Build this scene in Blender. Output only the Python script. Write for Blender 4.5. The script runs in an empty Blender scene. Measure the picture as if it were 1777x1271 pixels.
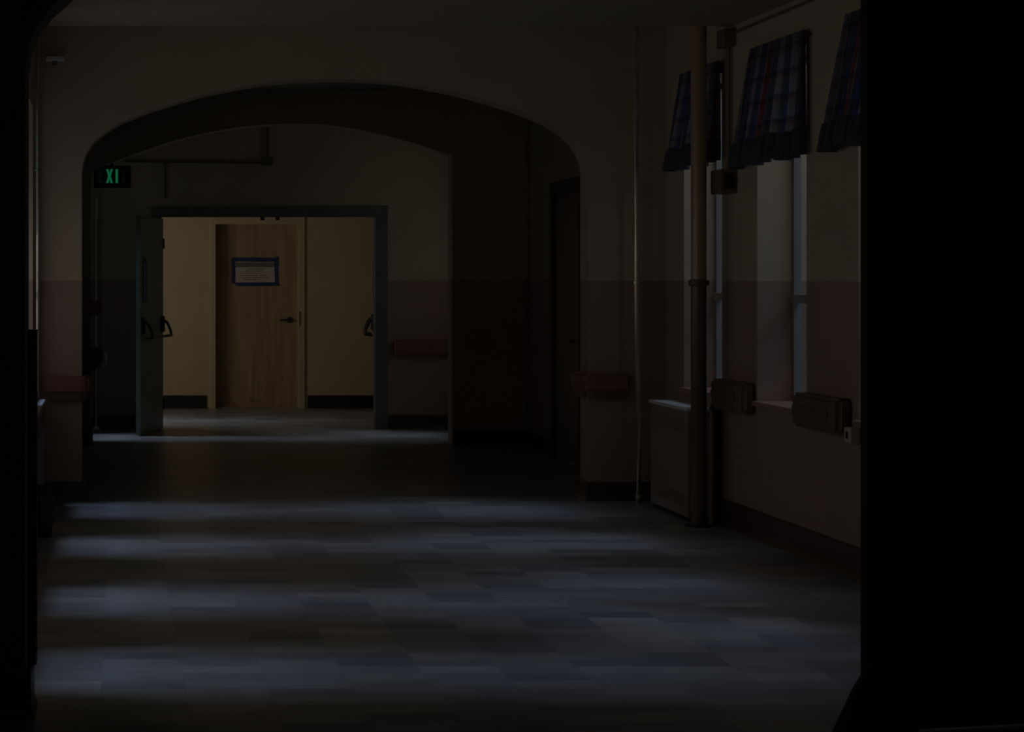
import bpy, bmesh, math, random
from mathutils import Vector, Matrix
R = math.radians
random.seed(4)
S = bpy.context.scene
C = S.collection

# ------------------------------------------------------------------ camera
cam_d = bpy.data.cameras.new('camera')
cam = bpy.data.objects.new('camera', cam_d); C.objects.link(cam); S.camera = cam
cam_d.sensor_width = 36.0; cam_d.lens = 76.98
cam_d.shift_x = 0.3875; cam_d.shift_y = -0.0853
cam_d.clip_start = 0.05; cam_d.clip_end = 200
cam.location = (0, 0, 1.5); cam.rotation_euler = (R(90), 0, 0)
S.view_settings.view_transform = 'Standard'; S.view_settings.look = 'None'
S.view_settings.gamma = 1.0; S.view_settings.use_curve_mapping = False
S.view_settings.exposure = 1.7

# ------------------------------------------------------------------ sky and daylight
W = bpy.data.worlds.new('world'); S.world = W; W.use_nodes = True
bg = W.node_tree.nodes['Background']
bg.inputs[0].default_value = (0.72, 0.85, 1.0, 1); bg.inputs[1].default_value = 0.031

def sun(name, frm, strength, angle, col):
    l = bpy.data.lights.new(name, 'SUN'); l.energy = strength; l.angle = R(angle); l.color = col
    o = bpy.data.objects.new(name, l); C.objects.link(o)
    o.rotation_euler = Vector(frm).to_track_quat('Z', 'Y').to_euler(); o.location = (frm[0]*20, frm[1]*20+10, frm[2]*20)
    return o
# soft daylight falling in over the yards on both sides
sun('daylight_left_high', (-0.48, 0, 0.95), 0.25, 16, (0.62, 0.78, 1.0))
sun('daylight_left_steep', (-0.28, 0, 0.96), 0.20, 10, (0.62, 0.78, 1.0))
sun('daylight_left_low', (-0.95, 0, 0.70), 0.20, 16, (0.62, 0.78, 1.0))
sun('daylight_right', (0.75, -0.22, 0.95), 0.15, 20, (0.62, 0.78, 1.0))

def area(name, loc, frm, sx, sy, power, col, spread=180, portal=False):
    l = bpy.data.lights.new(name, 'AREA'); l.shape = 'RECTANGLE'; l.size = sx; l.size_y = sy
    l.energy = power; l.color = col; l.spread = R(spread)
    if portal: l.cycles.is_portal = True
    o = bpy.data.objects.new(name, l); C.objects.link(o); o.location = loc
    o.rotation_euler = (-Vector(frm)).to_track_quat('-Z', 'Z').to_euler()
    return o

XL, XR, H = -0.55, 3.71, 3.20            # corridor side walls, ceiling height
DADO = 1.487
WIN_R = [(13.39, 14.28), (11.75, 12.65), (10.04, 10.93), (8.47, 9.37)]
WIN_L = [(13.72, 14.62), (11.85, 12.70), (9.75, 10.65), (7.95, 8.80)]
# daylight coming through the windows of the left wall, and the cross hall's own window
for i, (a, b) in enumerate(WIN_L):
    area('sky_window_left', (XL-0.35, (a+b)/2, 1.9 if i else 1.4), (-1, -0.9 if i else 0, 0.3 if i else 0.0), 0.8, 1.5 if i else 1.2, 0.95 if i else 0.52, (1.0, 0.80, 0.56))
area('sky_window_right_by_doors', (XR+0.20, 20.75, 1.75), (1, 0, 0.1), 0.8, 1.7, 0.45, (1.0, 0.88, 0.68))
area('sky_window_cross_hall', (-1.45, 23.0, 1.6), (-1, -0.15, 0.0), 0.55, 1.7, 3.3, (1.0, 0.91, 0.78))
for a, b in WIN_R:
    area('sky_window_right', (XR+0.75, (a+b)/2, 3.0), (1, 0, 0.9), 0.8, 1.0, 0.7, (1.0, 0.82, 0.58))
    area('sky_portal_right', (XR+0.32, (a+b)/2, 1.76), (1, 0, 0), 0.9, 1.9, 1, (1, 1, 1), portal=True)

# ------------------------------------------------------------------ materials
def newmat(name):
    m = bpy.data.materials.new(name); m.use_nodes = True
    nt = m.node_tree; return m, nt, nt.nodes['Principled BSDF']

def mat(name, col, rough=0.6, metal=0.0, spec=0.5, var=0.10, scale=6.0, bump=0.0, emit=None, es=0.0):
    m, nt, b = newmat(name)
    N = nt.nodes; L = nt.links
    tc = N.new('ShaderNodeTexCoord'); nz = N.new('ShaderNodeTexNoise'); nz.inputs['Scale'].default_value = scale
    nz.inputs['Detail'].default_value = 5
    L.new(tc.outputs['Object'], nz.inputs['Vector'])
    cr = N.new('ShaderNodeValToRGB')
    cr.color_ramp.elements[0].position = 0.3; cr.color_ramp.elements[1].position = 0.7
    cr.color_ramp.elements[0].color = [c*(1-var) for c in col] + [1]
    cr.color_ramp.elements[1].color = [min(1, c*(1+var)) for c in col] + [1]
    L.new(nz.outputs['Fac'], cr.inputs['Fac']); L.new(cr.outputs['Color'], b.inputs['Base Color'])
    b.inputs['Roughness'].default_value = rough; b.inputs['Metallic'].default_value = metal
    b.inputs['Specular IOR Level'].default_value = spec
    if bump:
        bp = N.new('ShaderNodeBump'); bp.inputs['Strength'].default_value = bump; bp.inputs['Distance'].default_value = 0.01
        n2 = N.new('ShaderNodeTexNoise'); n2.inputs['Scale'].default_value = 40; L.new(tc.outputs['Object'], n2.inputs['Vector'])
        L.new(n2.outputs['Fac'], bp.inputs['Height']); L.new(bp.outputs['Normal'], b.inputs['Normal'])
    if emit:
        b.inputs['Emission Color'].default_value = (*emit, 1); b.inputs['Emission Strength'].default_value = es
    return m

def paint_two_tone(name, up, low, rough=0.55):
    """cream above, darker paint below the dado line"""
    m, nt, b = newmat(name); N = nt.nodes; L = nt.links
    g = N.new('ShaderNodeNewGeometry'); sx = N.new('ShaderNodeSeparateXYZ'); L.new(g.outputs['Position'], sx.inputs[0])
    gt = N.new('ShaderNodeMath'); gt.operation = 'GREATER_THAN'; gt.inputs[1].default_value = DADO
    L.new(sx.outputs['Z'], gt.inputs[0])
    mx = N.new('ShaderNodeMix'); mx.data_type = 'RGBA'
    L.new(gt.outputs[0], mx.inputs['Factor']); mx.inputs[6].default_value = (*low, 1); mx.inputs[7].default_value = (*up, 1)
    nz = N.new('ShaderNodeTexNoise'); nz.inputs['Scale'].default_value = 2.3; nz.inputs['Detail'].default_value = 6
    L.new(g.outputs['Position'], nz.inputs['Vector'])
    mr = N.new('ShaderNodeMapRange'); mr.inputs['To Min'].default_value = 0.84; mr.inputs['To Max'].default_value = 1.14
    L.new(nz.outputs['Fac'], mr.inputs['Value'])
    mu = N.new('ShaderNodeMix'); mu.data_type = 'RGBA'; mu.blend_type = 'MULTIPLY'; mu.inputs['Factor'].default_value = 1
    L.new(mx.outputs[2], mu.inputs[6]); L.new(mr.outputs[0], mu.inputs[7]); L.new(mu.outputs[2], b.inputs['Base Color'])
    b.inputs['Roughness'].default_value = rough
    return m

M = {}
M['wall'] = paint_two_tone('wall_paint', (0.52, 0.44, 0.32), (0.37, 0.265, 0.21))
M['far_wall'] = mat('far_wall_cream_paint', (0.62, 0.49, 0.30), 0.5, var=0.05, scale=2)
M['ceiling'] = mat('ceiling_plaster', (0.36, 0.31, 0.23), 0.8, var=0.05)
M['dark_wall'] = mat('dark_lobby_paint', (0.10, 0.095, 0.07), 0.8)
M['base'] = mat('dark_red_brown_baseboard', (0.075, 0.045, 0.035), 0.4)
M['black'] = mat('black_rubber_baseboard', (0.02, 0.02, 0.022), 0.45)
M['rail'] = mat('red_brown_vinyl_rail', (0.25, 0.10, 0.085), 0.45)
M['rail_dark'] = mat('dark_brown_vinyl_rail', (0.13, 0.085, 0.06), 0.45)
M['green'] = mat('dark_green_door_paint', (0.15, 0.185, 0.16), 0.4, var=0.12)
M['steel'] = mat('dull_steel', (0.32, 0.31, 0.29), 0.35, metal=0.9)
M['dark_metal'] = mat('dark_bronze_metal', (0.07, 0.06, 0.055), 0.4, metal=0.4)
M['dark'] = mat('dark_plastic', (0.022, 0.022, 0.018), 0.6, spec=.25)
M['pipe'] = paint_two_tone('painted_pipe_gloss', (0.42, 0.32, 0.19), (0.13, 0.10, 0.08), 0.22)
M['pipe_pale'] = mat('thin_pipe_pale_gloss_paint', (0.55, 0.50, 0.42), 0.15, metal=0.55, var=0.15, scale=9)
M['white'] = mat('white_enamel', (0.80, 0.80, 0.82), 0.25, var=0.04)
M['rad'] = mat('radiator_cover_paint', (0.27, 0.22, 0.18), 0.5)
M['sill'] = mat('reddish_wood_sill', (0.42, 0.23, 0.18), 0.35, var=0.2)
M['sash'] = mat('window_sash_paint', (0.30, 0.30, 0.30), 0.5)
M['box'] = mat('olive_brown_metal_box', (0.16, 0.13, 0.09), 0.5)
M['red'] = mat('red_enamel', (0.42, 0.02, 0.02), 0.35)
M['paper'] = mat('notice_paper', (0.58, 0.52, 0.46), 0.8, var=0.05)
M['band'] = mat('grey_green_heading_strip', (0.16, 0.18, 0.15), 0.7)
M['ink'] = mat('printed_ink', (0.16, 0.13, 0.12), 0.8)
M['tape'] = mat('blue_painters_tape', (0.028, 0.045, 0.17), 0.6, var=0.2, scale=30)
M['bag'] = mat('dark_canvas', (0.025, 0.025, 0.022), 0.9, bump=0.4)
M['exit_on'] = mat('lit_green_letter', (0.02, 0.3, 0.12), 0.4, emit=(0.02, 1.0, 0.34), es=0.028)
M['exit_dim'] = mat('dim_green_letter', (0.02, 0.12, 0.06), 0.4, emit=(0.02, 1.0, 0.34), es=0.0006)

def floor_mat():
    m, nt, b = newmat('blue_grey_vinyl_tile'); N = nt.nodes; L = nt.links
    g = N.new('ShaderNodeNewGeometry')
    mp = N.new('ShaderNodeMapping'); mp.inputs['Location'].default_value = (0.05, 0.07, 0)
    L.new(g.outputs['Position'], mp.inputs['Vector'])
    def brick(w, h, c1, c2, mortar, ms, off=0.0):
        br = N.new('ShaderNodeTexBrick'); br.offset = off; br.squash = 1
        br.inputs['Scale'].default_value = 1; br.inputs['Brick Width'].default_value = w; br.inputs['Row Height'].default_value = h
        br.inputs['Color1'].default_value = (*c1, 1); br.inputs['Color2'].default_value = (*c2, 1)
        br.inputs['Mortar'].default_value = (*mortar, 1); br.inputs['Mortar Size'].default_value = ms
        br.inputs['Bias'].default_value = 0
        L.new(mp.outputs[0], br.inputs['Vector']); return br
    b1 = brick(0.305, 0.1525, (0.255, 0.265, 0.28), (0.41, 0.41, 0.405), (0.26, 0.26, 0.26), 0.0015)
    b2 = brick(0.305, 0.305, (0.80, 0.82, 0.86), (1.12, 1.08, 1.05), (0.9, 0.9, 0.9), 0.0)
    # marbling streaks that run along each tile
    ms = N.new('ShaderNodeMapping'); ms.inputs['Scale'].default_value = (3.0, 26, 1); L.new(g.outputs['Position'], ms.inputs['Vector'])
    nz = N.new('ShaderNodeTexNoise'); nz.inputs['Scale'].default_value = 1.6; nz.inputs['Detail'].default_value = 6; L.new(ms.outputs[0], nz.inputs['Vector'])
    mr = N.new('ShaderNodeMapRange'); mr.inputs['To Min'].default_value = 0.6; mr.inputs['To Max'].default_value = 1.4
    L.new(nz.outputs['Fac'], mr.inputs['Value'])
    prev = b1.outputs['Color']
    for src in (b2.outputs['Color'], mr.outputs[0]):
        mu = N.new('ShaderNodeMix'); mu.data_type = 'RGBA'; mu.blend_type = 'MULTIPLY'; mu.inputs['Factor'].default_value = 1
        L.new(prev, mu.inputs[6]); L.new(src, mu.inputs[7]); prev = mu.outputs[2]
    L.new(prev, b.inputs['Base Color'])
    b.inputs['Roughness'].default_value = 0.34; b.inputs['Specular IOR Level'].default_value = 0.35
    n3 = N.new('ShaderNodeTexNoise'); n3.inputs['Scale'].default_value = 3; L.new(g.outputs['Position'], n3.inputs['Vector'])
    bp = N.new('ShaderNodeBump'); bp.inputs['Strength'].default_value = 0.05; bp.inputs['Distance'].default_value = 0.02
    L.new(n3.outputs['Fac'], bp.inputs['Height']); L.new(bp.outputs['Normal'], b.inputs['Normal'])
    return m
M['floor'] = floor_mat()

def door_mat():
    m, nt, b = newmat('tan_birch_door'); N = nt.nodes; L = nt.links
    tc = N.new('ShaderNodeTexCoord'); mp = N.new('ShaderNodeMapping'); mp.inputs['Scale'].default_value = (9, 9, 0.7)
    L.new(tc.outputs['Object'], mp.inputs['Vector'])
    nz = N.new('ShaderNodeTexNoise'); nz.inputs['Scale'].default_value = 2; nz.inputs['Detail'].default_value = 7; L.new(mp.outputs[0], nz.inputs['Vector'])
    cr = N.new('ShaderNodeValToRGB'); cr.color_ramp.elements[0].color = (0.36, 0.24, 0.12, 1); cr.color_ramp.elements[1].color = (0.50, 0.35, 0.20, 1)
    cr.color_ramp.elements[0].position = .3; cr.color_ramp.elements[1].position = .7
    L.new(nz.outputs['Fac'], cr.inputs['Fac'])
    # scuffs near the foot of the leaf
    n2 = N.new('ShaderNodeTexNoise'); n2.inputs['Scale'].default_value = 11; n2.inputs['Detail'].default_value = 5; L.new(tc.outputs['Object'], n2.inputs['Vector'])
    sx = N.new('ShaderNodeSeparateXYZ'); L.new(tc.outputs['Object'], sx.inputs[0])
    mz = N.new('ShaderNodeMapRange'); mz.inputs['From Min'].default_value = 0.5; mz.inputs['From Max'].default_value = 0.0; mz.inputs['To Min'].default_value = 0; mz.inputs['To Max'].default_value = 0.16
    L.new(sx.outputs['Z'], mz.inputs['Value'])
    ad = N.new('ShaderNodeMath'); ad.operation = 'ADD'; L.new(n2.outputs['Fac'], ad.inputs[0]); L.new(mz.outputs[0], ad.inputs[1])
    rp = N.new('ShaderNodeMapRange'); rp.inputs['From Min'].default_value = 0.70; rp.inputs['From Max'].default_value = 0.92; L.new(ad.outputs[0], rp.inputs['Value'])
    mx = N.new('ShaderNodeMix'); mx.data_type = 'RGBA'; mx.inputs[7].default_value = (0.16, 0.09, 0.05, 1)
    L.new(rp.outputs[0], mx.inputs['Factor']); L.new(cr.outputs[0], mx.inputs[6]); L.new(mx.outputs[2], b.inputs['Base Color'])
    b.inputs['Roughness'].default_value = 0.45
    return m
M['door'] = door_mat()

def curtain_mat():
    m = bpy.data.materials.new('blue_plaid_cotton'); m.use_nodes = True; nt = m.node_tree; N = nt.nodes; L = nt.links
    for n in list(N): N.remove(n)
    out = N.new('ShaderNodeOutputMaterial'); uv = N.new('ShaderNodeUVMap'); uv.uv_map = 'UVMap'
    sx = N.new('ShaderNodeSeparateXYZ'); L.new(uv.outputs[0], sx.inputs[0])
    def stripes(sock, freq, cols, interp='CONSTANT'):
        mu = N.new('ShaderNodeMath'); mu.operation = 'MULTIPLY'; mu.inputs[1].default_value = freq; L.new(sock, mu.inputs[0])
        fr = N.new('ShaderNodeMath'); fr.operation = 'FRACT'; L.new(mu.outputs[0], fr.inputs[0])
        cr = N.new('ShaderNodeValToRGB'); cr.color_ramp.interpolation = interp
        e = cr.color_ramp.elements
        e[0].position = cols[0][0]; e[0].color = (*cols[0][1], 1); e[1].position = cols[1][0]; e[1].color = (*cols[1][1], 1)
        for p, c in cols[2:]:
            k = e.new(p); k.color = (*c, 1)
        L.new(fr.outputs[0], cr.inputs['Fac']); return cr.outputs[0]
    a = stripes(sx.outputs['X'], 3.0, [(0, (0.207, 0.234, 0.314)), (.22, (0.461, 0.475, 0.501)), (.34, (0.395, 0.196, 0.183)), (.46, (0.431, 0.458, 0.511)), (.60, (0.188, 0.227, 0.399)), (.82, (0.242, 0.281, 0.308))])
    h = stripes(sx.outputs['Y'], 4.0, [(0, (.95, .95, 1.0)), (.35, (.60, .62, .75)), (.55, (1.0, .72, .70)), (.68, (.9, .9, .95))])
    mu = N.new('ShaderNodeMix'); mu.data_type = 'RGBA'; mu.blend_type = 'MULTIPLY'; mu.inputs['Factor'].default_value = 1
    L.new(a, mu.inputs[6]); L.new(h, mu.inputs[7])
    df = N.new('ShaderNodeBsdfDiffuse'); tr = N.new('ShaderNodeBsdfTranslucent')
    L.new(mu.outputs[2], df.inputs[0]); L.new(mu.outputs[2], tr.inputs[0])
    ms = N.new('ShaderNodeMixShader'); ms.inputs[0].default_value = 0.6
    L.new(df.outputs[0], ms.inputs[1]); L.new(tr.outputs[0], ms.inputs[2]); L.new(ms.outputs[0], out.inputs[0])
    return m
M['curtain'] = curtain_mat()
M['hem'] = mat('navy_curtain_ruffle', (0.07, 0.075, 0.10), 0.9)

def glass_mat(name, tint, gloss):
    m = bpy.data.materials.new(name); m.use_nodes = True; nt = m.node_tree; N = nt.nodes; L = nt.links
    for n in list(N): N.remove(n)
    out = N.new('ShaderNodeOutputMaterial'); tp = N.new('ShaderNodeBsdfTransparent'); gl = N.new('ShaderNodeBsdfGlossy')
    tp.inputs[0].default_value = (*tint, 1); gl.inputs['Roughness'].default_value = 0.05
    nz = N.new('ShaderNodeTexNoise'); nz.inputs['Scale'].default_value = 3
    mr = N.new('ShaderNodeMapRange'); mr.inputs['To Min'].default_value = gloss*0.6; mr.inputs['To Max'].default_value = gloss*1.4
    L.new(nz.outputs['Fac'], mr.inputs['Value'])
    ms = N.new('ShaderNodeMixShader'); L.new(mr.outputs[0], ms.inputs[0])
    L.new(tp.outputs[0], ms.inputs[1]); L.new(gl.outputs[0], ms.inputs[2]); L.new(ms.outputs[0], out.inputs[0])
    return m
M['glass'] = glass_mat('dusty_window_glass', (0.84, 0.88, 0.95), 0.04)

# ------------------------------------------------------------------ mesh helpers
class MB:
    def __init__(s): s.bm = bmesh.new()
    def box(s, lo, hi, bevel=0.0, rot=None):
        lo = Vector(lo); hi = Vector(hi); c = (lo+hi)/2; d = hi-lo
        r = bmesh.ops.create_cube(s.bm, size=1.0); vs = r['verts']
        bmesh.ops.scale(s.bm, vec=d, verts=vs)
        if bevel:
            es = list({e for v in vs for e in v.link_edges})
            rb = bmesh.ops.bevel(s.bm, geom=es, offset=bevel, segments=3, affect='EDGES', profile=0.5)
            vs = list({v for f in rb['faces'] for v in f.verts} | {v for v in vs if v.is_valid})
        if rot: bmesh.ops.rotate(s.bm, cent=(0, 0, 0), matrix=rot, verts=vs)
        bmesh.ops.translate(s.bm, vec=c, verts=vs); return s
    def cyl(s, p0, p1, r0, r1=None, seg=24):
        p0 = Vector(p0); p1 = Vector(p1); d = p1-p0; r1 = r0 if r1 is None else r1
        r = bmesh.ops.create_cone(s.bm, cap_ends=True, segments=seg, radius1=r0, radius2=r1, depth=d.length)
        q = d.to_track_quat('Z', 'Y').to_matrix()
        bmesh.ops.rotate(s.bm, cent=(0, 0, 0), matrix=q, verts=r['verts'])
        bmesh.ops.translate(s.bm, vec=(p0+p1)/2, verts=r['verts']); return s
    def tube(s, pts, r, seg=12):
        pts = [Vector(p) for p in pts]; rings = []
        for i, p in enumerate(pts):
            a = pts[max(0, i-1)]; b = pts[min(len(pts)-1, i+1)]
            q = (b-a).to_track_quat('Z', 'Y')
            rings.append([s.bm.verts.new(p + q @ Vector((r*math.cos(t*2*math.pi/seg), r*math.sin(t*2*math.pi/seg), 0))) for t in range(seg)])
        for A, B in zip(rings, rings[1:]):
            for k in range(seg): s.bm.faces.new((A[k], A[(k+1) % seg], B[(k+1) % seg], B[k]))
        s.bm.faces.new(rings[0][::-1]); s.bm.faces.new(rings[-1]); return s
    def lathe(s, prof, c, seg=32):
        rings = []
        for r, z in prof:
            rings.append([s.bm.verts.new((c[0]+r*math.cos(t*2*math.pi/seg), c[1]+r*math.sin(t*2*math.pi/seg), c[2]+z)) for t in range(seg)])
        for A, B in zip(rings, rings[1:]):
            for k in range(seg): s.bm.faces.new((A[k], A[(k+1) % seg], B[(k+1) % seg], B[k]))
        s.bm.faces.new(rings[0][::-1]); s.bm.faces.new(rings[-1]); return s
    def prism(s, pts, axis, a, b):
        """outline in the plane across `axis`, extruded from a to b"""
        def mk(p, t):
            if axis == 'y': return (p[0], t, p[1])
            if axis == 'x': return (t, p[0], p[1])
            return (p[0], p[1], t)
        A = [s.bm.verts.new(mk(p, a)) for p in pts]; B = [s.bm.verts.new(mk(p, b)) for p in pts]
        n = len(pts); f1 = s.bm.faces.new(A); f2 = s.bm.faces.new(B[::-1])
        for i in range(n): s.bm.faces.new((A[i], B[i], B[(i+1) % n], A[(i+1) % n]))
        s.bm.normal_update()
        bmesh.ops.triangulate(s.bm, faces=[f1, f2], quad_method='BEAUTY', ngon_method='EAR_CLIP'); return s
    def build(s, name, m, parent=None, smooth=False):
        bmesh.ops.recalc_face_normals(s.bm, faces=s.bm.faces)
        me = bpy.data.meshes.new(name); s.bm.to_mesh(me); s.bm.free()
        me.materials.append(m)
        o = bpy.data.objects.new(name, me); C.objects.link(o)
        if smooth:
            for p in me.polygons: p.use_smooth = True
            md = o.modifiers.new('edge', 'EDGE_SPLIT'); md.split_angle = R(40)
        if parent:
            o.parent = parent; o.matrix_parent_inverse = Matrix.Identity(4)
            # geometry is written in world metres; bring it into the parent's frame
            me.transform(Matrix.Translation(-parent_world(parent)))
        return o

def parent_world(p):
    v = Vector(p.location)
    while p.parent: p = p.parent; v += p.location
    return v

def tag(o, label=None, cat=None, group=None, kind=None):
    if label: o['label'] = label
    if cat: o['category'] = cat
    if group: o['group'] = group
    if kind: o['kind'] = kind
    return o
def thing(name, loc, label, cat, group=None, kind=None):
    o = bpy.data.objects.new(name, None); C.objects.link(o); o.location = loc; o.empty_display_size = .1
    return tag(o, label, cat, group, kind)
def struct(name, mb, m, label=None, cat=None): return tag(mb.build(name, m), label, cat, kind='structure')

# ------------------------------------------------------------------ the shell
Y0, YA, YB, YC, YD, YE = 7.45, 14.77, 19.75, 21.84, 25.33, 25.45
struct('floor', MB().box((-4.5, -1.5, -0.1), (6.5, 7.75, 0)).box((XL-.3, 7.75, -0.1), (XR+.3, YC+.11, 0)).box((-1.8, YC+.11, -.1), (5.0, 25.6, 0)), M['floor'], 'blue-grey streaked vinyl tile floor running down the hall', 'floor')
area('dim_lobby_fill', (1.0, -1.4, 2.0), (0, -1, 0), 2, 1, 1.0, (1.0, 0.95, 0.6))  # added fill lamp behind the camera, lifts the near-black lobby; no window there
cl = MB().box((XL-.3, 7.74, H), (XR+.3, YC+.11, H+0.12)).box((-1.8, YC+.11, H), (5.0, 25.6, H+.12)); struct('ceiling', cl, M['ceiling'], 'plain dull plaster ceiling above the arches', 'ceiling')
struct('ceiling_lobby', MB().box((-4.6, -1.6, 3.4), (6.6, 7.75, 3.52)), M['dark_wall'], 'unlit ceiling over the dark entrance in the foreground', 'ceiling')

def side_wall(x0, x1, y0, y1, holes, zs, zh):
    m = MB(); y = y0
    for a, b in sorted(holes):
        m.box((x0, y, 0), (x1, a, H)); m.box((x0, a, 0), (x1, b, zs)); m.box((x0, a, zh), (x1, b, H)); y = b
    m.box((x0, y, 0), (x1, y1, H)); return m
struct('wall_right', side_wall(XR, XR+0.30, 7.75, YC, WIN_R + [(20.3, 21.2)], 0.765, 2.76), M['wall'], 'two-tone wall on the right with curtained windows', 'wall')
lw = side_wall(XL-0.30, XL, 7.75, YC+0.11, WIN_L + [(20.25, 21.1)], 0.75, 2.65)
struct('wall_left', lw, M['wall'], 'two-tone side wall at the left edge behind the arches', 'wall')

ARCH = [(0, 0), (0, 2.215), (.010, 2.29), (.035, 2.355), (.08, 2.42), (.147, 2.482), (.25, 2.548), (.38, 2.605), (.50, 2.65), (.61, 2.682), (.75, 2.724), (.88, 2.757),
        (1.05, 2.79), (1.25, 2.825), (1.45, 2.843), (1.71, 2.85)]
def arch_outline(xa, xb, prof, lo, hi):
    pts = [(lo, 0), (lo, H), (hi, H), (hi, 0)]
    half = (xb-xa)/2
    right = [(xb-u*half/1.71, z) for u, z in prof]; left = [(xa+u*half/1.71, z) for u, z in prof]
    return pts + right + left[::-1][1:]
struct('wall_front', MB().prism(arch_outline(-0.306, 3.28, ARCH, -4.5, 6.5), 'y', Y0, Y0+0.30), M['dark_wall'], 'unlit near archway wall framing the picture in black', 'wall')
struct('wall_middle', MB().prism(arch_outline(-0.225, 3.195, ARCH, XL, XR), 'y', YA, YA+0.28), M['wall'], 'cream wall with the wide first arch, red-brown below', 'wall')
A2 = [(-.22, 0), (-.22, 2.44), (-.17, 2.49), (-.03, 2.553), (.078, 2.590), (.26, 2.654), (.52, 2.742), (.78, 2.81), (1.143, 2.872), (1.35, 2.89), (1.56, 2.898), (1.87, 2.893), (2.183, 2.851), (2.495, 2.779), (2.755, 2.706), (3.04, 2.612), (3.04, 0)]
struct('wall_rear', MB().prism([(XL, 0), (XL, H), (XR, H), (XR, 0)] + A2[::-1], 'y', YB, YB+0.25), M['wall'], 'dark wall with the second, shallower arch in front of green doors', 'wall')
# wall with the green double doorway
dl, dr, dt = 0.36, 2.72, 2.23
mb = MB().prism([(XL, 0), (XL, H), (XR, H), (XR, 0), (dr, 0), (dr, dt), (dl, dt), (dl, 0)], 'y', YC, YC+0.11)
struct('wall_doorway', mb, M['wall'], 'wall around the green double doorway beyond the arches', 'wall')
# far wall with recessed door opening
fx0, fx1, fz = 1.115, 2.155, 2.20
struct('wall_far', MB().prism([(-1.5, 0), (-1.5, H), (5.0, H), (5.0, 0), (fx1, 0), (fx1, fz), (fx0, fz), (fx0, 0)], 'y', YD, YD+0.22), M['far_wall'], 'cream end wall lit from the left, seen through the green doorway', 'wall')
cw = MB().box((-1.8, YC+0.11, 0), (-1.5, 22.40, H)).box((-1.8, 23.62, 0), (-1.5, YD+.2, H)).box((-1.8, 22.40, 0), (-1.5, 23.62, .7)).box((-1.8, 22.40, 2.7), (-1.5, 23.62, H))
cw.box((-1.5, YC+0.0, 0), (XL-.3, YC+0.11, H))
struct('wall_cross_hall', cw, M['wall'], 'left end wall of the cross hall behind the doors', 'wall')
struct('wall_cross_hall_right', MB().box((4.9, YC, 0), (5.0, YD, H)).box((XR, YC, 0), (4.9, YC+.11, H)), M['wall'], 'right end wall of the cross hall behind the doors', 'wall')
# dark lobby round the camera
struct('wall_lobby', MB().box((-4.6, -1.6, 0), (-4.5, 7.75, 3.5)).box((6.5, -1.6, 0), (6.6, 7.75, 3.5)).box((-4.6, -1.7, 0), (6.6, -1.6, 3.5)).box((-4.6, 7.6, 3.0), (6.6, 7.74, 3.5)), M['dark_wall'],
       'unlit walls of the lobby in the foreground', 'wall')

# ------------------------------------------------------------------ baseboards
def cove(m, a, b, n, h=.13, t=.016):
    """baseboard run from a to b on the floor, sticking out along n, with a rounded foot"""
    a = Vector((*a, 0)); b = Vector((*b, 0)); n = Vector((*n, 0))
    prof = [(0, 0), (t+.012, 0), (t+.009, .008), (t+.002, .022), (t, .04), (t, h-.008), (t-.006, h), (0, h)]
    A = [m.bm.verts.new(a+n*u+Vector((0, 0, z))) for u, z in prof]; B = [m.bm.verts.new(b+n*u+Vector((0, 0, z))) for u, z in prof]
    k = len(prof)
    for i in range(k): m.bm.faces.new((A[i], A[(i+1) % k], B[(i+1) % k], B[i]))
    m.bm.faces.new(A[::-1]); m.bm.faces.new(B); return m
struct('baseboard_right', cove(MB(), (XR, 7.76), (XR, YA), (-1, 0), .16), M['base'], 'dark red-brown baseboard along the right wall', 'baseboard')
struct('baseboard_left', cove(MB(), (XL, 7.76), (XL, YA), (1, 0), .14), M['base'], 'dark baseboard along the left wall', 'baseboard')
m = MB(); cove(m, (XL, YA), (-.225, YA), (0, -1)); cove(m, (-.225, YA-.02), (-.225, YA+.28), (1, 0)); cove(m, (3.195, YA), (XR, YA), (0, -1)); cove(m, (3.195, YA-.02), (3.195, YA+.28), (-1, 0))
struct('baseboard_middle', m, M['base'], 'dark red-brown baseboard round the first arch pillars', 'baseboard')
m = MB(); cove(m, (XL, YB), (-.22, YB), (0, -1)); cove(m, (-.22, YB-.02), (-.22, YB+.25), (1, 0)); cove(m, (3.04, YB), (XR, YB), (0, -1)); cove(m, (XR, YA+.28), (XR, YB), (-1, 0)); cove(m, (XL, YA+.28), (XL, YB), (1, 0))
struct('baseboard_rear', m, M['base'], 'dark baseboard in the unlit bay between the arches', 'baseboard')
m = MB(); cove(m, (XL, YC), (dl-.01, YC), (0, -1)); cove(m, (dr+.01, YC), (XR, YC), (0, -1), .14)
struct('baseboard_doorway', m, M['base'], 'dark baseboard either side of the green doorway', 'baseboard')
m = MB(); cove(m, (-1.5, YD), (fx0-.06, YD), (0, -1), .15); cove(m, (fx1+.07, YD), (4.9, YD), (0, -1), .15)
struct('baseboard_far', m, M['black'], 'black baseboard on the cream end wall', 'baseboard')
m = MB(); cove(m, (-.306, Y0+.30), (-1.5, Y0+.30), (0, 1), .15, .02); cove(m, (-.306, Y0), (-.306, Y0+.315), (1, 0), .15, .02); cove(m, (-4.5, Y0), (-.30, Y0), (0, -1), .15, .02)
struct('baseboard_front', m, M['black'], 'black baseboard at the foot of the near left jamb', 'baseboard')
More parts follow.
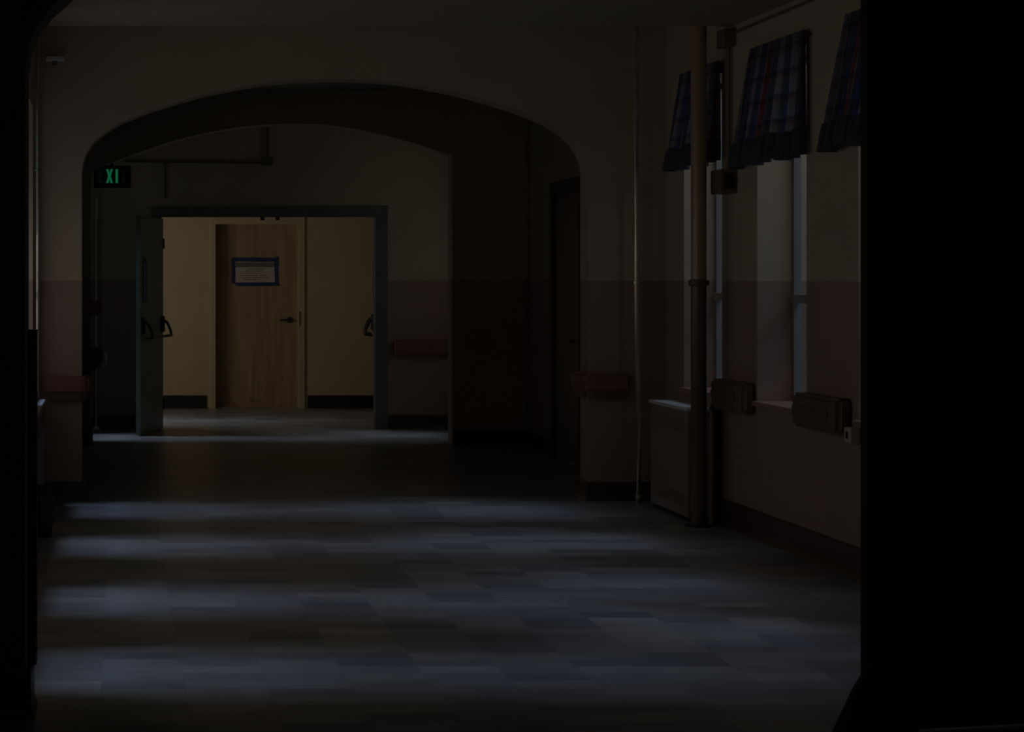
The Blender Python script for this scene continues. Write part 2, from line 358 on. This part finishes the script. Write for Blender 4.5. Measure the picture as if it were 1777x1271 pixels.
# plain ceiling line trim over the first arch, and the corner guard of the near jamb
struct('ceiling_soffit', MB().box((XL, 7.75, 3.02), (XR, 13.15, H), .004), M['ceiling'], 'lowered plain ceiling over the near part of the hall', 'ceiling')
struct('trim_1', MB().box((XL, 13.15, 3.018), (XR, 13.165, 3.045), .004), M['pipe_pale'], 'thin pale strip along the far edge of the lowered ceiling', 'trim')
struct('trim_2', MB().prism([(-.306, Y0+.2), (-.306, Y0+.33), (-.33, Y0+.33), (-.33, Y0+.30), (-.34, Y0+.30), (-.34, Y0+.325), (-.33, Y0+.335), (-.276, Y0+.335), (-.276, Y0+.2)], 'z', 0.15, 1.32), M['dark'],
       'dark corner guard on the near left jamb', 'trim')
# right side of the unlit bay: a door casing in the side wall
m = MB().box((XR-.05, 17.3, 0), (XR, 17.42, 2.2), .006).box((XR-.05, 18.35, 0), (XR, 18.47, 2.2), .006).box((XR-.05, 17.3, 2.2), (XR, 18.47, 2.31), .006)
dd = thing('door_4', (XR, 17.9, 0), 'dark closed door in the unlit bay right of the arches', 'door', kind='structure')
m.build('door_frame', M['base'], dd)
MB().box((XR-.02, 17.42, .01), (XR, 18.35, 2.2)).build('door_leaf', M['rail_dark'], dd)
MB().cyl((XR-.02, 17.5, 1.0), (XR-.07, 17.5, 1.0), .012).cyl((XR-.07, 17.49, 1.0), (XR-.07, 17.62, 1.0), .011).build('door_handle', M['steel'], dd)
# shallow pier between that door and the first arch
struct('trim_3', MB().box((3.41, 15.70, 0), (XR, 15.98, H), .01), M['wall'], 'dark wall pier in the unlit bay behind the right pillar', 'pier')

# ------------------------------------------------------------------ windows
def window(idx, x, s, a, b, zs, zh, label, fine=True):
    """x: room face of the wall, s: +1 when outside lies toward +x"""
    t = thing('window_%d' % idx, (x, (a+b)/2, zs), label, 'window', kind='structure')
    xg = x+s*0.215
    lo, hi = sorted((xg-.012, xg+.03)); 
    m = MB(); w = .032
    m.box((lo, a, zs), (hi, a+w, zh)).box((lo, b-w, zs), (hi, b, zh)).box((lo, a+w, zh-w), (hi, b-w, zh)).box((lo, a+w, zs), (hi, b-w, zs+.05))
    m.build('window_frame', M['sash'], t)
    r = MB().box((min(xg-s*.03, xg+s*.02), a+w, 1.36), (max(xg-s*.03, xg+s*.02), b-w, 1.41), .004).build('meeting_rail', M['sash'], t)
    ym = a+.12
    MB().cyl((xg-s*.03, ym, 1.41), (xg-s*.03, ym, 1.43), .018).tube([(xg-s*.03, ym, 1.43), (xg-s*.04, ym-.02, 1.45), (xg-s*.05, ym-.02, 1.475)], .006).build('sash_latch', M['dark_metal'], r)
    MB().box((min(xg-.003, xg+.003), a+w, zs+.05), (max(xg-.003, xg+.003), b-w, zh-w)).build('pane', M['glass'], t)
    lo, hi = sorted((xg, x-s*0.035))
    MB().box((lo, a+.002, zs), (hi, b-.002, zs+.028), .006).build('window_sill', M['sill'], t)
RL = ['window with plaid curtain behind the big vertical pipe', 'window with plaid curtain between the two dark bumper rails', 'window mostly hidden by the dark door leaf, its curtain edge showing', 'window hidden behind the dark door leaf on the right']
for i, (a, b) in enumerate(WIN_R): window(i+1, XR, 1, a, b, .765, 2.76, RL[i])
for i, (a, b) in enumerate(WIN_L): window(i+5, XL, -1, a, b, .75, 2.65, 'left wall window casting pale bands of light on the floor, %s' % ['nearest the first arch', 'second from the first arch', 'third from the first arch', 'nearest the camera'][i])

# ------------------------------------------------------------------ curtains
def curtain(a, b, zb, zt, x, label, seed):
    """valance gathered on a rod at the top, flaring toward the far side at the hem"""
    rnd = random.Random(seed)
    t = thing('curtain', (x, (a+b)/2, zt), label, 'curtain', 'plaid curtains on the right wall windows')
    nu, nv = 150, 24
    def pt(u, v, off=0.0, extra=1.0):
        f = v; y = a+.0 + u*((b-a) + 0.27*f) - 0.02*f
        amp = (.010+.022*f)*extra
        xx = x - .012 - amp*(math.sin(u*2*math.pi*15+seed+.8*math.sin(v*2+u*9)) + .45*math.sin(u*2*math.pi*23.0+1.3*seed)) - .05*f*(1-abs(2*u-1)*.4)
        z = zt - v*(zt-zb) + .012*math.sin(u*15+seed)*f
        return (xx+off, y, z)
    bm = bmesh.new(); uvl = bm.loops.layers.uv.new('UVMap'); G = []
    v1 = .80
    for j in range(nv+1):
        G.append([bm.verts.new(Vector(pt(i/nu, v1*j/nv))-Vector(t.location)) for i in range(nu+1)])
    for j in range(nv):
        for i in range(nu):
            f = bm.faces.new((G[j][i], G[j+1][i], G[j+1][i+1], G[j][i+1])); f.smooth = True
            for lp, (ii, jj) in zip(f.loops, ((i, j), (i, j+1), (i+1, j+1), (i+1, j))): lp[uvl].uv = (ii/nu*1.5+seed*.13, jj/nv)
    me = bpy.data.meshes.new('valance'); bm.to_mesh(me); bm.free(); me.materials.append(M['curtain'])
    o = bpy.data.objects.new('valance', me); C.objects.link(o); o.parent = t
    sd = o.modifiers.new('thick', 'SOLIDIFY'); sd.thickness = .0015
    bm = bmesh.new(); G = []
    for j in range(9):
        v = v1 - .01 + (1-v1+.01)*j/8
        G.append([bm.verts.new(Vector(pt(i/nu, v, -.004, 1.15))-Vector(t.location)) for i in range(nu+1)])
    for j in range(8):
        for i in range(nu): bm.faces.new((G[j][i], G[j+1][i], G[j+1][i+1], G[j][i+1])).smooth = True
    me = bpy.data.meshes.new('ruffle'); bm.to_mesh(me); bm.free(); me.materials.append(M['hem'])
    o = bpy.data.objects.new('ruffle', me); C.objects.link(o); o.parent = t
    sd = o.modifiers.new('thick', 'SOLIDIFY'); sd.thickness = .003
    MB().cyl((x-.012, a-.02, zt-.03), (x-.012, b+.02, zt-.03), .007, seg=12).cyl((x-.012, a-.035, zt-.03), (x-.012, a-.02, zt-.03), .012, seg=12).cyl((x-.012, a, zt-.03), (x+.02, a, zt-.03), .005, seg=8).cyl((x-.012, b, zt-.03), (x+.02, b, zt-.03), .005, seg=8).build('curtain_rod', M['dark_metal'], t, smooth=True)
    return t
curtain(13.33, 14.20, 2.21, 2.83, XR-.02, 'blue plaid curtain half hidden behind the tall vertical pipe', 1)
curtain(11.68, 12.64, 2.155, 2.83, XR-.02, 'blue and red plaid gathered curtain, the widest in full view', 2)
curtain(10.09, 11.00, 2.16, 2.83, XR-.02, 'dark blue curtain edge beside the black door leaf at the right', 3)

# ------------------------------------------------------------------ pipes, conduits and boxes
t = thing('heating_pipe', (3.531, 13.25, 0), 'thick floor-to-ceiling pipe with a collar, in front of the radiator cover', 'pipe')
MB().cyl((3.531, 13.25, 0), (3.531, 13.25, H), .047, seg=32).build('pipe', M['pipe'], t, smooth=True)
MB().lathe([(.049, 0), (.060, .004), (.062, .02), (.060, .036), (.049, .04)], (3.531, 13.25, 1.455)).build('collar', M['rail_dark'], t, smooth=True)
MB().lathe([(.050, 0), (.085, 0), (.085, .006), (.07, .014), (.050, .016)], (3.531, 13.25, 0)).build('floor_flange', M['dark_metal'], t, smooth=True)
t = thing('heating_pipe', (3.505, 14.63, 0), 'thin glossy vertical pipe in the corner right of the first arch', 'pipe')
MB().tube([(3.500, 14.63, 0), (3.500, 14.63, .62), (3.495, 14.63, .80), (3.488, 14.63, 1.0), (3.483, 14.63, 1.45), (3.480, 14.63, 2.2), (3.478, 14.63, H)], .0185, 24).build('pipe', M['pipe_pale'], t, smooth=True)
for z in (.03, 1.46): MB().lathe([(.020, 0), (.026, .003), (.026, .025), (.020, .028)], (3.500 if z < 1 else 3.483, 14.63, z)).build('coupling', M['pipe_pale'], t, smooth=True)
t = thing('heating_pipe', (3.663, 13.37, 0), 'short pale and black pipe pair behind the thick pipe, reaching window height', 'pipe')
MB().cyl((3.645, 13.37, 0), (3.645, 13.37, .70), .016).build('pipe', M['rad'], t, smooth=True)
MB().cyl((3.682, 13.37, 0), (3.682, 13.37, .70), .019).build('pipe', M['dark'], t, smooth=True)
MB().tube([(3.645, 13.37, .70), (3.652, 13.37, .73), (3.675, 13.37, .73), (3.682, 13.37, .70)], .019).build('elbow', M['dark_metal'], t, smooth=True)
t = thing('heating_pipe', (-.505, 14.55, 0), 'hair-thin bright pipe down the far left edge behind the black jamb', 'pipe')
MB().cyl((-.505, 14.3, .72), (-.505, 14.3, H), .010).build('pipe', M['pipe_pale'], t, smooth=True)
MB().lathe([(.010, 0), (.02, .004), (.02, .012), (.010, .016)], (-.505, 14.3, 2.2)).build('clip', M['steel'], t)
t = thing('heating_pipe', (-.195, 21.76, 0), 'pale thin pipe just inside the left jamb of the second arch', 'pipe')
MB().cyl((-.190, 21.76, .0), (-.190, 21.76, 2.3), .014).build('pipe', M['pipe_pale'], t, smooth=True)
MB().lathe([(.015, 0), (.045, 0), (.045, .01), (.02, .035), (.015, .04)], (-.190, 21.76, 0)).build('foot_flange', M['white'], t, smooth=True)

t = thing('wiring_box', (XR, 13.15, 2.94), 'dark junction box high on the right wall, cable running to the ceiling', 'junction box')
MB().box((XR-.075, 13.08, 2.89), (XR, 13.24, 2.995), .006).build('box', M['box'], t)
MB().tube([(XR-.012, 13.10, 2.97), (XR-.012, 12.6, 2.975), (XR-.012, 11.9, 2.98), (XR-.012, 8.2, 2.985)], .008).build('ceiling_cable', M['box'], t)
MB().cyl((XR-.02, 13.16, 2.20), (XR-.02, 13.16, 2.90), .009, seg=10).build('drop_conduit', M['box'], t)
t = thing('wall_speaker', (XR, 13.16, 2.09), 'small brown box low on the conduit between the two curtains', 'box')
MB().box((XR-.10, 13.06, 2.01), (XR, 13.28, 2.155), .008).build('housing', M['box'], t)
m = MB()
for k in range(5): m.box((XR-.075+k*.013, 13.052, 2.035), (XR-.069+k*.013, 13.061, 2.13))
m.build('grille', M['dark'], t)

t = thing('conduit', (.45, YC, 2.65), 'dark electrical conduit on the wall above the green doorway', 'conduit')
MB().tube([(.10, YC-.02, 2.675), (.5, YC-.02, 2.665), (1.50, YC-.02, 2.655)], .012).build('horizontal_run', M['box'], t)
MB().cyl((.50, YC-.02, 2.30), (.50, YC-.02, 2.66), .012).build('drop_left', M['box'], t)
MB().cyl((1.52, YC-.02, 2.66), (1.52, YC-.02, H), .012).build('riser', M['box'], t)
MB().box((1.47, YC-.05, 2.63), (1.57, YC-.002, 2.71), .005).build('junction', M['box'], t)
t = thing('conduit_bracket', (-.43, YA, 3.0), 'pale small wall fitting at the upper left of the first arch wall', 'fitting')
MB().box((-.47, YA-.05, 2.965), (-.34, YA, 3.0), .008).build('plate', M['white'], t)
MB().cyl((-.405, YA-.03, 2.94), (-.405, YA-.03, 2.967), .02).build('nozzle', M['steel'], t)

# ------------------------------------------------------------------ radiator covers
def rad(name, x0, x1, y0, y1, h, label, face):
    t = thing(name, ((x0+x1)/2, (y0+y1)/2, 0), label, 'radiator cover')
    MB().box((x0+.005, y0+.005, .03), (x1, y1-.005, h-.02), .004).build('casing', M['rad'], t)
    MB().box((x0-(.006 if face < 0 else 0), y0-.006, h-.022), (x1+(.006 if face > 0 else 0), y1+.004, h), .005).build('top', M['white'], t)
    fx = x0+.005 if face < 0 else x1
    for z0, z1 in ((.09, .17), (h-.16, h-.08)):
        m = MB().box((fx-.0025, y0+.09, z0-.006), (fx+.0025, y1-.09, z0)).box((fx-.0025, y0+.09, z1), (fx+.0025, y1-.09, z1+.006))
        for k in range(28):
            yy = y0+.10+k*(y1-y0-.2)/27
            m.box((fx-.003, yy-.006, z0), (fx+.003, yy+.006, z1))
        m.build('grille', M['rad'], t)
    MB().box((x0+.02, y0+.02, 0), (x1, y1-.02, .035)).build('plinth', M['dark'], t)
rad('radiator_cover', 3.515, XR-.003, 13.46, 14.40, .705, 'tan radiator cover with a pale shining top under the right window', -1)
rad('radiator_cover', XL+.003, -.465, 12.95, 14.42, .705, 'sliver of radiator cover with a white top at the far left', 1)

# ------------------------------------------------------------------ bumper rails
def rail(pts, z0, z1, depth, material, label, name='bumper_rail', group=None):
    """crash rail following the wall corner; pts is the closed plan outline"""
    t = thing(name, (pts[0][0], pts[0][1], (z0+z1)/2), label, 'rail', group)
    mb = MB(); mb.prism(pts, 'z', z0, z1)
    bmesh.ops.bevel(mb.bm, geom=[e for e in mb.bm.edges if len(e.link_faces) == 2 and e.calc_face_angle(0) > .5], offset=.018, segments=3, affect='EDGES')
    mb.build('rail', material, t, smooth=True)
    return t
def lip(t, pts, z0, z1, material): MB().prism(pts, 'z', z0, z1).build('underside_strip', material, t)
t = rail([(-.48, YA), (-.48, YA-.07), (-.24, YA-.095), (-.185, YA-.08), (-.160, YA-.03), (-.160, YA+.30), (-.225, YA+.30), (-.225, YA)], .725, .845, .09, M['rail'], 'pinkish red bumper rail wrapped round the left arch pillar')
lip(t, [(-.45, YA), (-.45, YA-.06), (-.24, YA-.07), (-.20, YA-.05), (-.185, YA), (-.185, YA+.28), (-.225, YA+.28), (-.225, YA)], .69, .728, M['rail_dark'])
t = rail([(3.46, YA), (3.46, YA-.07), (3.21, YA-.095), (3.155, YA-.08), (3.130, YA-.03), (3.130, YA+.30), (3.195, YA+.30), (3.195, YA)], .735, .865, .09, M['rail'], 'reddish bumper rail wrapped round the right arch pillar')
lip(t, [(3.43, YA), (3.43, YA-.06), (3.21, YA-.07), (3.17, YA-.05), (3.155, YA), (3.155, YA+.28), (3.195, YA+.28), (3.195, YA)], .70, .738, M['rail_dark'])
t = rail([(2.77, YC), (2.77, YC-.05), (2.80, YC-.085), (3.33, YC-.085), (3.36, YC-.05), (3.36, YC)], .735, .89, .09, M['rail'], 'dark red handrail on the wall right of the green doorway')
for (a, b, lab) in [(12.68, 13.30, 'dark brown bumper rail between the two windows, beside the thick pipe'), (11.02, 11.71, 'dark brown bumper rail below the plaid curtain, nearest the black door leaf'), (9.38, 10.09, 'dark bumper rail on the right wall hidden behind the door leaf')]:
    t = rail([(XR, a), (XR-.07, a), (XR-.105, a+.04), (XR-.105, b-.04), (XR-.07, b), (XR, b)], .715, .895, .1, M['rail_dark'], lab)
    MB().box((XR-.112, a+.06, .785), (XR-.10, b-.06, .83), .004).build('rub_strip', M['rail_dark'], t)
t = thing('outlet_box', (XR, 10.95, .71), 'small pale box on the right wall at the end of the rail', 'outlet')
MB().box((XR-.05, 10.90, .68), (XR, 11.0, .755), .006).build('cover', M['paper'], t)
MB().box((XR-.053, 10.935, .70), (XR-.049, 10.965, .735)).build('socket', M['dark'], t)

# ------------------------------------------------------------------ green double-egress doors
t = thing('door_2', (1.54, YC, 0), 'dark green double doors standing open, both leaves with crash bars', 'door', kind='structure')
m = MB(); jl, jr, jt = .485, 2.59, 2.115
for (lo, hi) in [((dl, YC-.02, 0), (jl-.03, YC+.13, jt-.001)), ((jr, YC-.02, 0), (dr, YC+.13, jt-.001)), ((dl, YC-.02, jt), (dr, YC+.13, dt-.005))]:
    m.box(lo, hi, .006)
m.box((jr-.006, YC+.035, 0), (jr+.02, YC+.075, jt), .003).box((jl-.035, YC+.035, 0), (jl-.022, YC+.075, jt), .003)
m.build('door_frame', M['green'], t)
m = MB()
for x in (1.45, 1.60): m.box((x, YC+.0, jt-.03), (x+.04, YC+.06, jt+.004), .003)
m.build('strike_plates', M['dark_metal'], t)
def leaf(hx, hy, dirv, nrm, parent, vis):
    """door leaf from hinge along dirv; nrm is the side that carries the bar"""
    d = Vector((*dirv, 0)).normalized(); n = Vector((*nrm, 0)); n = (n - d*n.dot(d)).normalized(); up = Vector((0, 0, 1))
    F = Matrix((d, n, up)).transposed(); o = Vector((hx, hy, 0))
    def put(mb): 
        for v in mb.bm.verts: v.co = F @ v.co + o
        return mb
    w = 1.04
    m = MB()
    # leaf with a real slot for the vision panel
    a, b, z0, z1 = w-.24, w-.13, 1.30, 1.68
    T = (-.045, 0)
    m.box((0, T[0], .012), (a, T[1], 2.10)).box((b, T[0], .012), (w, T[1], 2.10)).box((a, T[0], .012), (b, T[1], z0)).box((a, T[0], z1), (b, T[1], 2.10))
    L = put(m).build('door_leaf', M['green'], parent)
    put(MB().box((a, -.026, z0), (b, -.020, z1))).build('vision_pane', M['glass'], L)
    m = MB().box((a-.02, -.002, z0-.02), (b+.02, .006, z0)).box((a-.02, -.002, z1), (b+.02, .006, z1+.02)).box((a-.02, -.002, z0+.0005), (a, .006, z1-.0005)).box((b, -.002, z0+.0005), (b+.02, .006, z1-.0005))
    put(m).build('vision_frame', M['dark_metal'], L)
    # crash bar: two arms and the bar across
    m = MB()
    for u in (.07, w-.10):
        m.box((u-.035, 0, .97), (u+.035, .028, 1.13), .006)
        m.tube([(u, .022, 1.09), (u, .06, 1.06), (u, .092, .985), (u, .100, .935)], .0135, 10)
        m.tube([(u, .100, .935), (u, .06, .93), (u, .02, .925)], .010, 10)
    m.cyl((.07, .098, .938), (w-.10, .098, .938), .014, seg=14)
    put(m).build('crash_bar', M['dark_metal'], L, smooth=True)
    m = MB()
    for z in (.25, 1.05, 1.85): m.cyl((0, .006, z-.05), (0, .006, z+.05), .010, seg=10)
    put(m).build('hinge', M['dark_metal'], L)
    return L
leaf(.478, YC-.0, (-.235, -1), (1, 0), t, True)
leaf(2.610, YC+.14, (.10, 1), (-1, 0), t, True)

# ------------------------------------------------------------------ the far door
t = thing('door_1', (1.62, YD, 0), 'tan wooden door closed in the cream end wall, taped notice on it', 'door', kind='structure')
m = MB().box((fx0-.005, YD-.022, 0), (fx0+.045, YD+.15, fz-.07)).box((fx1-.035, YD-.022, 0), (fx1+.035, YD+.15, fz-.07)).box((fx0-.005, YD-.022, fz-.07), (fx1+.035, YD+.15, fz+.015))
m.build('door_frame', M['far_wall'], t)
lf = MB().box((fx0+.045, YD+.15, .010), (fx1-.035, YD+.195, fz-.07), .002).build('door_leaf', M['door'], t)
MB().cyl((2.03, YD+.15, 1.02), (2.03, YD+.135, 1.02), .036).cyl((2.03, YD+.14, 1.02), (2.03, YD+.09, 1.02), .014).tube([(2.03, YD+.095, 1.02), (1.98, YD+.092, 1.022), (1.915, YD+.10, 1.018)], .012).build('door_handle', M['dark_metal'], lf, smooth=True)
MB().box((fx1-.030, YD-.026, .95), (fx1-.012, YD-.020, 1.12)).build('strike_plate', M['steel'], t)
MB().box((fx0+.05, YD+.06, 0), (fx1-.04, YD+.20, .012)).build('threshold', M['sill'], t)
m = MB()
for z in (.25, 1.1, 1.9): m.cyl((fx0+.05, YD+.148, z-.05), (fx0+.05, YD+.148, z+.05), .008, seg=10)
m.build('hinge', M['steel'], t)
yn = YD+.149
t = thing('notice', (1.62, yn, 1.58), 'paper notice framed in blue tape on the tan door', 'notice')
MB().box((1.395, yn-.002, 1.45), (1.86, yn, 1.68)).build('paper', M['paper'], t)
MB().box((1.40, yn-.003, 1.635), (1.855, yn-.001, 1.685)).build('heading_strip', M['band'], t)
LINES = {1.66: [(1.50, 1.56), (1.58, 1.64), (1.66, 1.76)], 1.612: [(1.53, 1.60), (1.61, 1.76)], 1.587: [(1.52, 1.56), (1.57, 1.72)], 1.562: [(1.45, 1.50), (1.51, 1.70)],
         1.537: [(1.47, 1.66), (1.68, 1.76)], 1.512: [(1.44, 1.58), (1.60, 1.79)], 1.488: [(1.50, 1.70)]}
for z, runs in LINES.items():
    for x0, x1 in runs:
        m = MB(); x = x0
        while x < x1:
            w = random.uniform(.012, .03); m.box((x, yn-.0035, z-.004), (min(x+w, x1), yn-.0005, z+.005)); x += w+.008
        m.build('printed_line', M['ink'], t)
TN = [0]
def tape(pts):
    TN[0] += 1; MB().prism(pts, 'y', yn-.0040-.0004*TN[0], yn-.0001-.0004*TN[0]).build('tape_strip', M['tape'], t)
tape([(1.355, 1.705), (1.36, 1.745), (1.60, 1.748), (1.86, 1.742), (1.90, 1.755), (1.905, 1.70), (1.84, 1.697), (1.60, 1.700)])
tape([(1.350, 1.73), (1.392, 1.742), (1.398, 1.60), (1.396, 1.46), (1.378, 1.435), (1.352, 1.47), (1.358, 1.60)])
tape([(1.850, 1.735), (1.890, 1.765), (1.900, 1.75), (1.896, 1.60), (1.902, 1.42), (1.860, 1.42), (1.853, 1.60)])
tape([(1.385, 1.455), (1.60, 1.458), (1.86, 1.460), (1.905, 1.44), (1.915, 1.418), (1.84, 1.418), (1.62, 1.412), (1.41, 1.415)])

# ------------------------------------------------------------------ exit sign
ys = YB+.09; sx0, sx1, sz0, sz1 = -.192, .142, 2.325, 2.525
t = thing('exit_sign', ((sx0+sx1)/2, ys, sz1), 'dark exit sign with half-lit green letters hung at the left of the second arch', 'exit sign')
MB().box((sx0, ys, sz0), (sx1, ys+.06, sz1), .008).build('housing', M['dark'], t)
MB().box((sx0+.012, ys-.004, sz0+.012), (sx1-.012, ys+.001, sz1-.012), .002).build('face_plate', M['black'], t)
MB().cyl((-.03, ys+.03, sz1-.01), (-.03, ys+.03, 2.56), .012).build('mount', M['dark'], t)
def letter(ch, cx, w, h, on):
    z0 = (sz0+sz1)/2-h/2+.005; z1 = z0+h; s = .018; m = MB(); y0, y1 = ys-.007, ys-.0035
    if ch == 'I': m.box((cx-.011, y0, z0), (cx+.011, y1, z1))
    if ch == 'E':
        m.box((cx-w/2, y0, z0), (cx-w/2+s, y1, z1))
        for z in (z0, (z0+z1)/2-s/2, z1-s): m.box((cx-w/2+s, y0, z), (cx+w/2, y1, z+s))
    if ch == 'T': m.box((cx-.009, y0, z0), (cx+.009, y1, z1-s)); m.box((cx-w/2, y0, z1-s), (cx+w/2, y1, z1))
    if ch == 'X':
        m.prism([(cx-w/2, z0), (cx-w/2+.022, z0), (cx, (z0+z1)/2-.022), (cx+w/2-.022, z0), (cx+w/2, z0), (cx+.012, (z0+z1)/2), (cx+w/2, z1), (cx+w/2-.022, z1), (cx, (z0+z1)/2+.022), (cx-w/2+.022, z1), (cx-w/2, z1), (cx-.012, (z0+z1)/2)], 'y', y0, y1)
    m.build('letter', M['exit_on'] if on else M['exit_dim'], t)
letter('E', -.122, .055, .125, False); letter('X', -.052, .062, .125, True); letter('I', .014, .02, .125, True); letter('T', .078, .055, .125, False)

# ------------------------------------------------------------------ fittings left of the second arch
t = thing('fire_alarm', (-.22, 19.87, 1.24), 'small red fire alarm box left of the green doorway', 'fire alarm')
MB().box((-.22, 19.80, 1.17), (-.125, 19.92, 1.30), .006).build('housing', M['red'], t)
MB().box((-.20, 19.79, 1.20), (-.145, 19.803, 1.225), .002).build('pull_bar', M['paper'], t)
t = thing('drinking_fountain', (-.35, 19.35, .76), 'dark wall drinking fountain with a pale rounded end, by the left pillar', 'drinking fountain')
m = MB(); prof = [(XL, .62), (-.36, .62), (-.22, .67), (-.13, .74), (-.105, .83), (-.115, .875), (-.14, .89), (XL, .89)]
m.prism(prof, 'y', 19.18, 19.50).build('basin', M['dark_metal'], t)
MB().lathe([(.0, -.07), (.026, -.06), (.034, -.03), (.036, 0), (.030, .04), (.018, .06), (0.0, .062)], (-.105, 19.30, .80), 20).build('push_bumper', M['white'], t, smooth=True)
MB().tube([(-.25, 19.34, .88), (-.25, 19.34, .93), (-.235, 19.34, .945), (-.21, 19.34, .93)], .008).build('spout', M['steel'], t)

t = thing('waste_bin', (-.447, 12.72, 0), 'small round black bin by the left wall near the first arch', 'bin')
MB().lathe([(.072, 0), (.080, .01), (.094, .24), (.097, .25), (.097, .258), (.09, .258), (.088, .24), (.074, .02), (.02, .015)], (-.447, 12.72, 0)).build('body', M['black'], t, smooth=True)
MB().lathe([(.098, .250), (.099, .262), (.085, .285), (.05, .30), (.01, .303)], (-.447, 12.72, 0)).build('lid', M['dark'], t, smooth=True)

# ------------------------------------------------------------------ near door leaf (folded open) at the right
t = thing('door_3', (3.3, 7.40, 0), 'black door leaf standing open across the right of the picture', 'door', kind='structure')
p0 = Vector((3.30, 7.40, 0)); p1 = Vector((2.462, 7.20, 0)); d = (p1-p0).normalized(); n = Vector((d.y, -d.x, 0))
if n.y > 0: n = -n
F = Matrix((d, n, Vector((0, 0, 1)))).transposed(); wl = (p1-p0).length
def putn(mb):
    for v in mb.bm.verts: v.co = F @ v.co + p0
    return mb
L = putn(MB().box((0, -.022, .012), (wl, .022, 2.62), .003)).build('door_leaf', M['dark'], t)
m = MB()
for (a, b, z0, z1) in [(.14, wl-.14, .32, 1.0), (.14, wl-.14, 1.15, 2.45)]:
    m.box((a, .020, z0), (b, .026, z0+.03)).box((a, .020, z1-.03), (b, .026, z1)).box((a, .020, z0+.03), (a+.03, .026, z1-.03)).box((b-.03, .020, z0+.03), (b, .026, z1-.03))
putn(m).build('panel_moulding', M['dark'], L)
putn(MB().box((wl-.105, .022, .155), (wl-.045, .034, .215), .003)).build('foot_bolt', M['steel'], L)
putn(MB().tube([(wl-.36, .03, .25), (wl-.33, .06, .235), (wl-.315, .07, .19), (wl-.31, .06, .13)], .008)).build('hold_open_hook', M['dark_metal'], L, smooth=True)
m = MB()
for z in (.3, 1.3, 2.3): m.cyl((0, 0, z-.06), (0, 0, z+.06), .014)
putn(m).build('hinge', M['dark_metal'], L)
# slumped dark bag holding the leaf open
t = thing('door_weight_bag', (2.46, 7.08, 0), 'black slumped bag against the foot of the dark door leaf', 'bag')
bm = bmesh.new(); bmesh.ops.create_uvsphere(bm, u_segments=48, v_segments=28, radius=1)
for v in bm.verts:
    z = (v.co.z+1)/2; rr = math.hypot(v.co.x, v.co.y) or 1e-6
    flare = 1.15*(1-z)**0.6+.10
    k = flare if z > .05 else flare*.97
    ang = math.atan2(v.co.y, v.co.x); wob = 1+.05*math.sin(5*ang+3*z)+.03*math.sin(11*ang)
    u = min(1, rr*1.0/ max(.15, math.sqrt(max(1e-4, 1-v.co.z**2))))
    v.co = Vector((math.cos(ang)*.115*k*wob*u*(1 if rr > 1e-3 else 0), math.sin(ang)*.075*k*wob*u*(1 if rr > 1e-3 else 0), z*.25))
mb = MB(); mb.bm.free(); mb.bm = bm
for v in bm.verts: v.co += Vector((2.46, 7.075, 0))
mb.build('sack', M['bag'], t, smooth=True)
MB().tube([(2.43, 7.075, .262), (2.425, 7.07, .29), (2.46, 7.07, .305), (2.49, 7.07, .29), (2.485, 7.075, .262)], .007).build('handle', M['bag'], t, smooth=True)
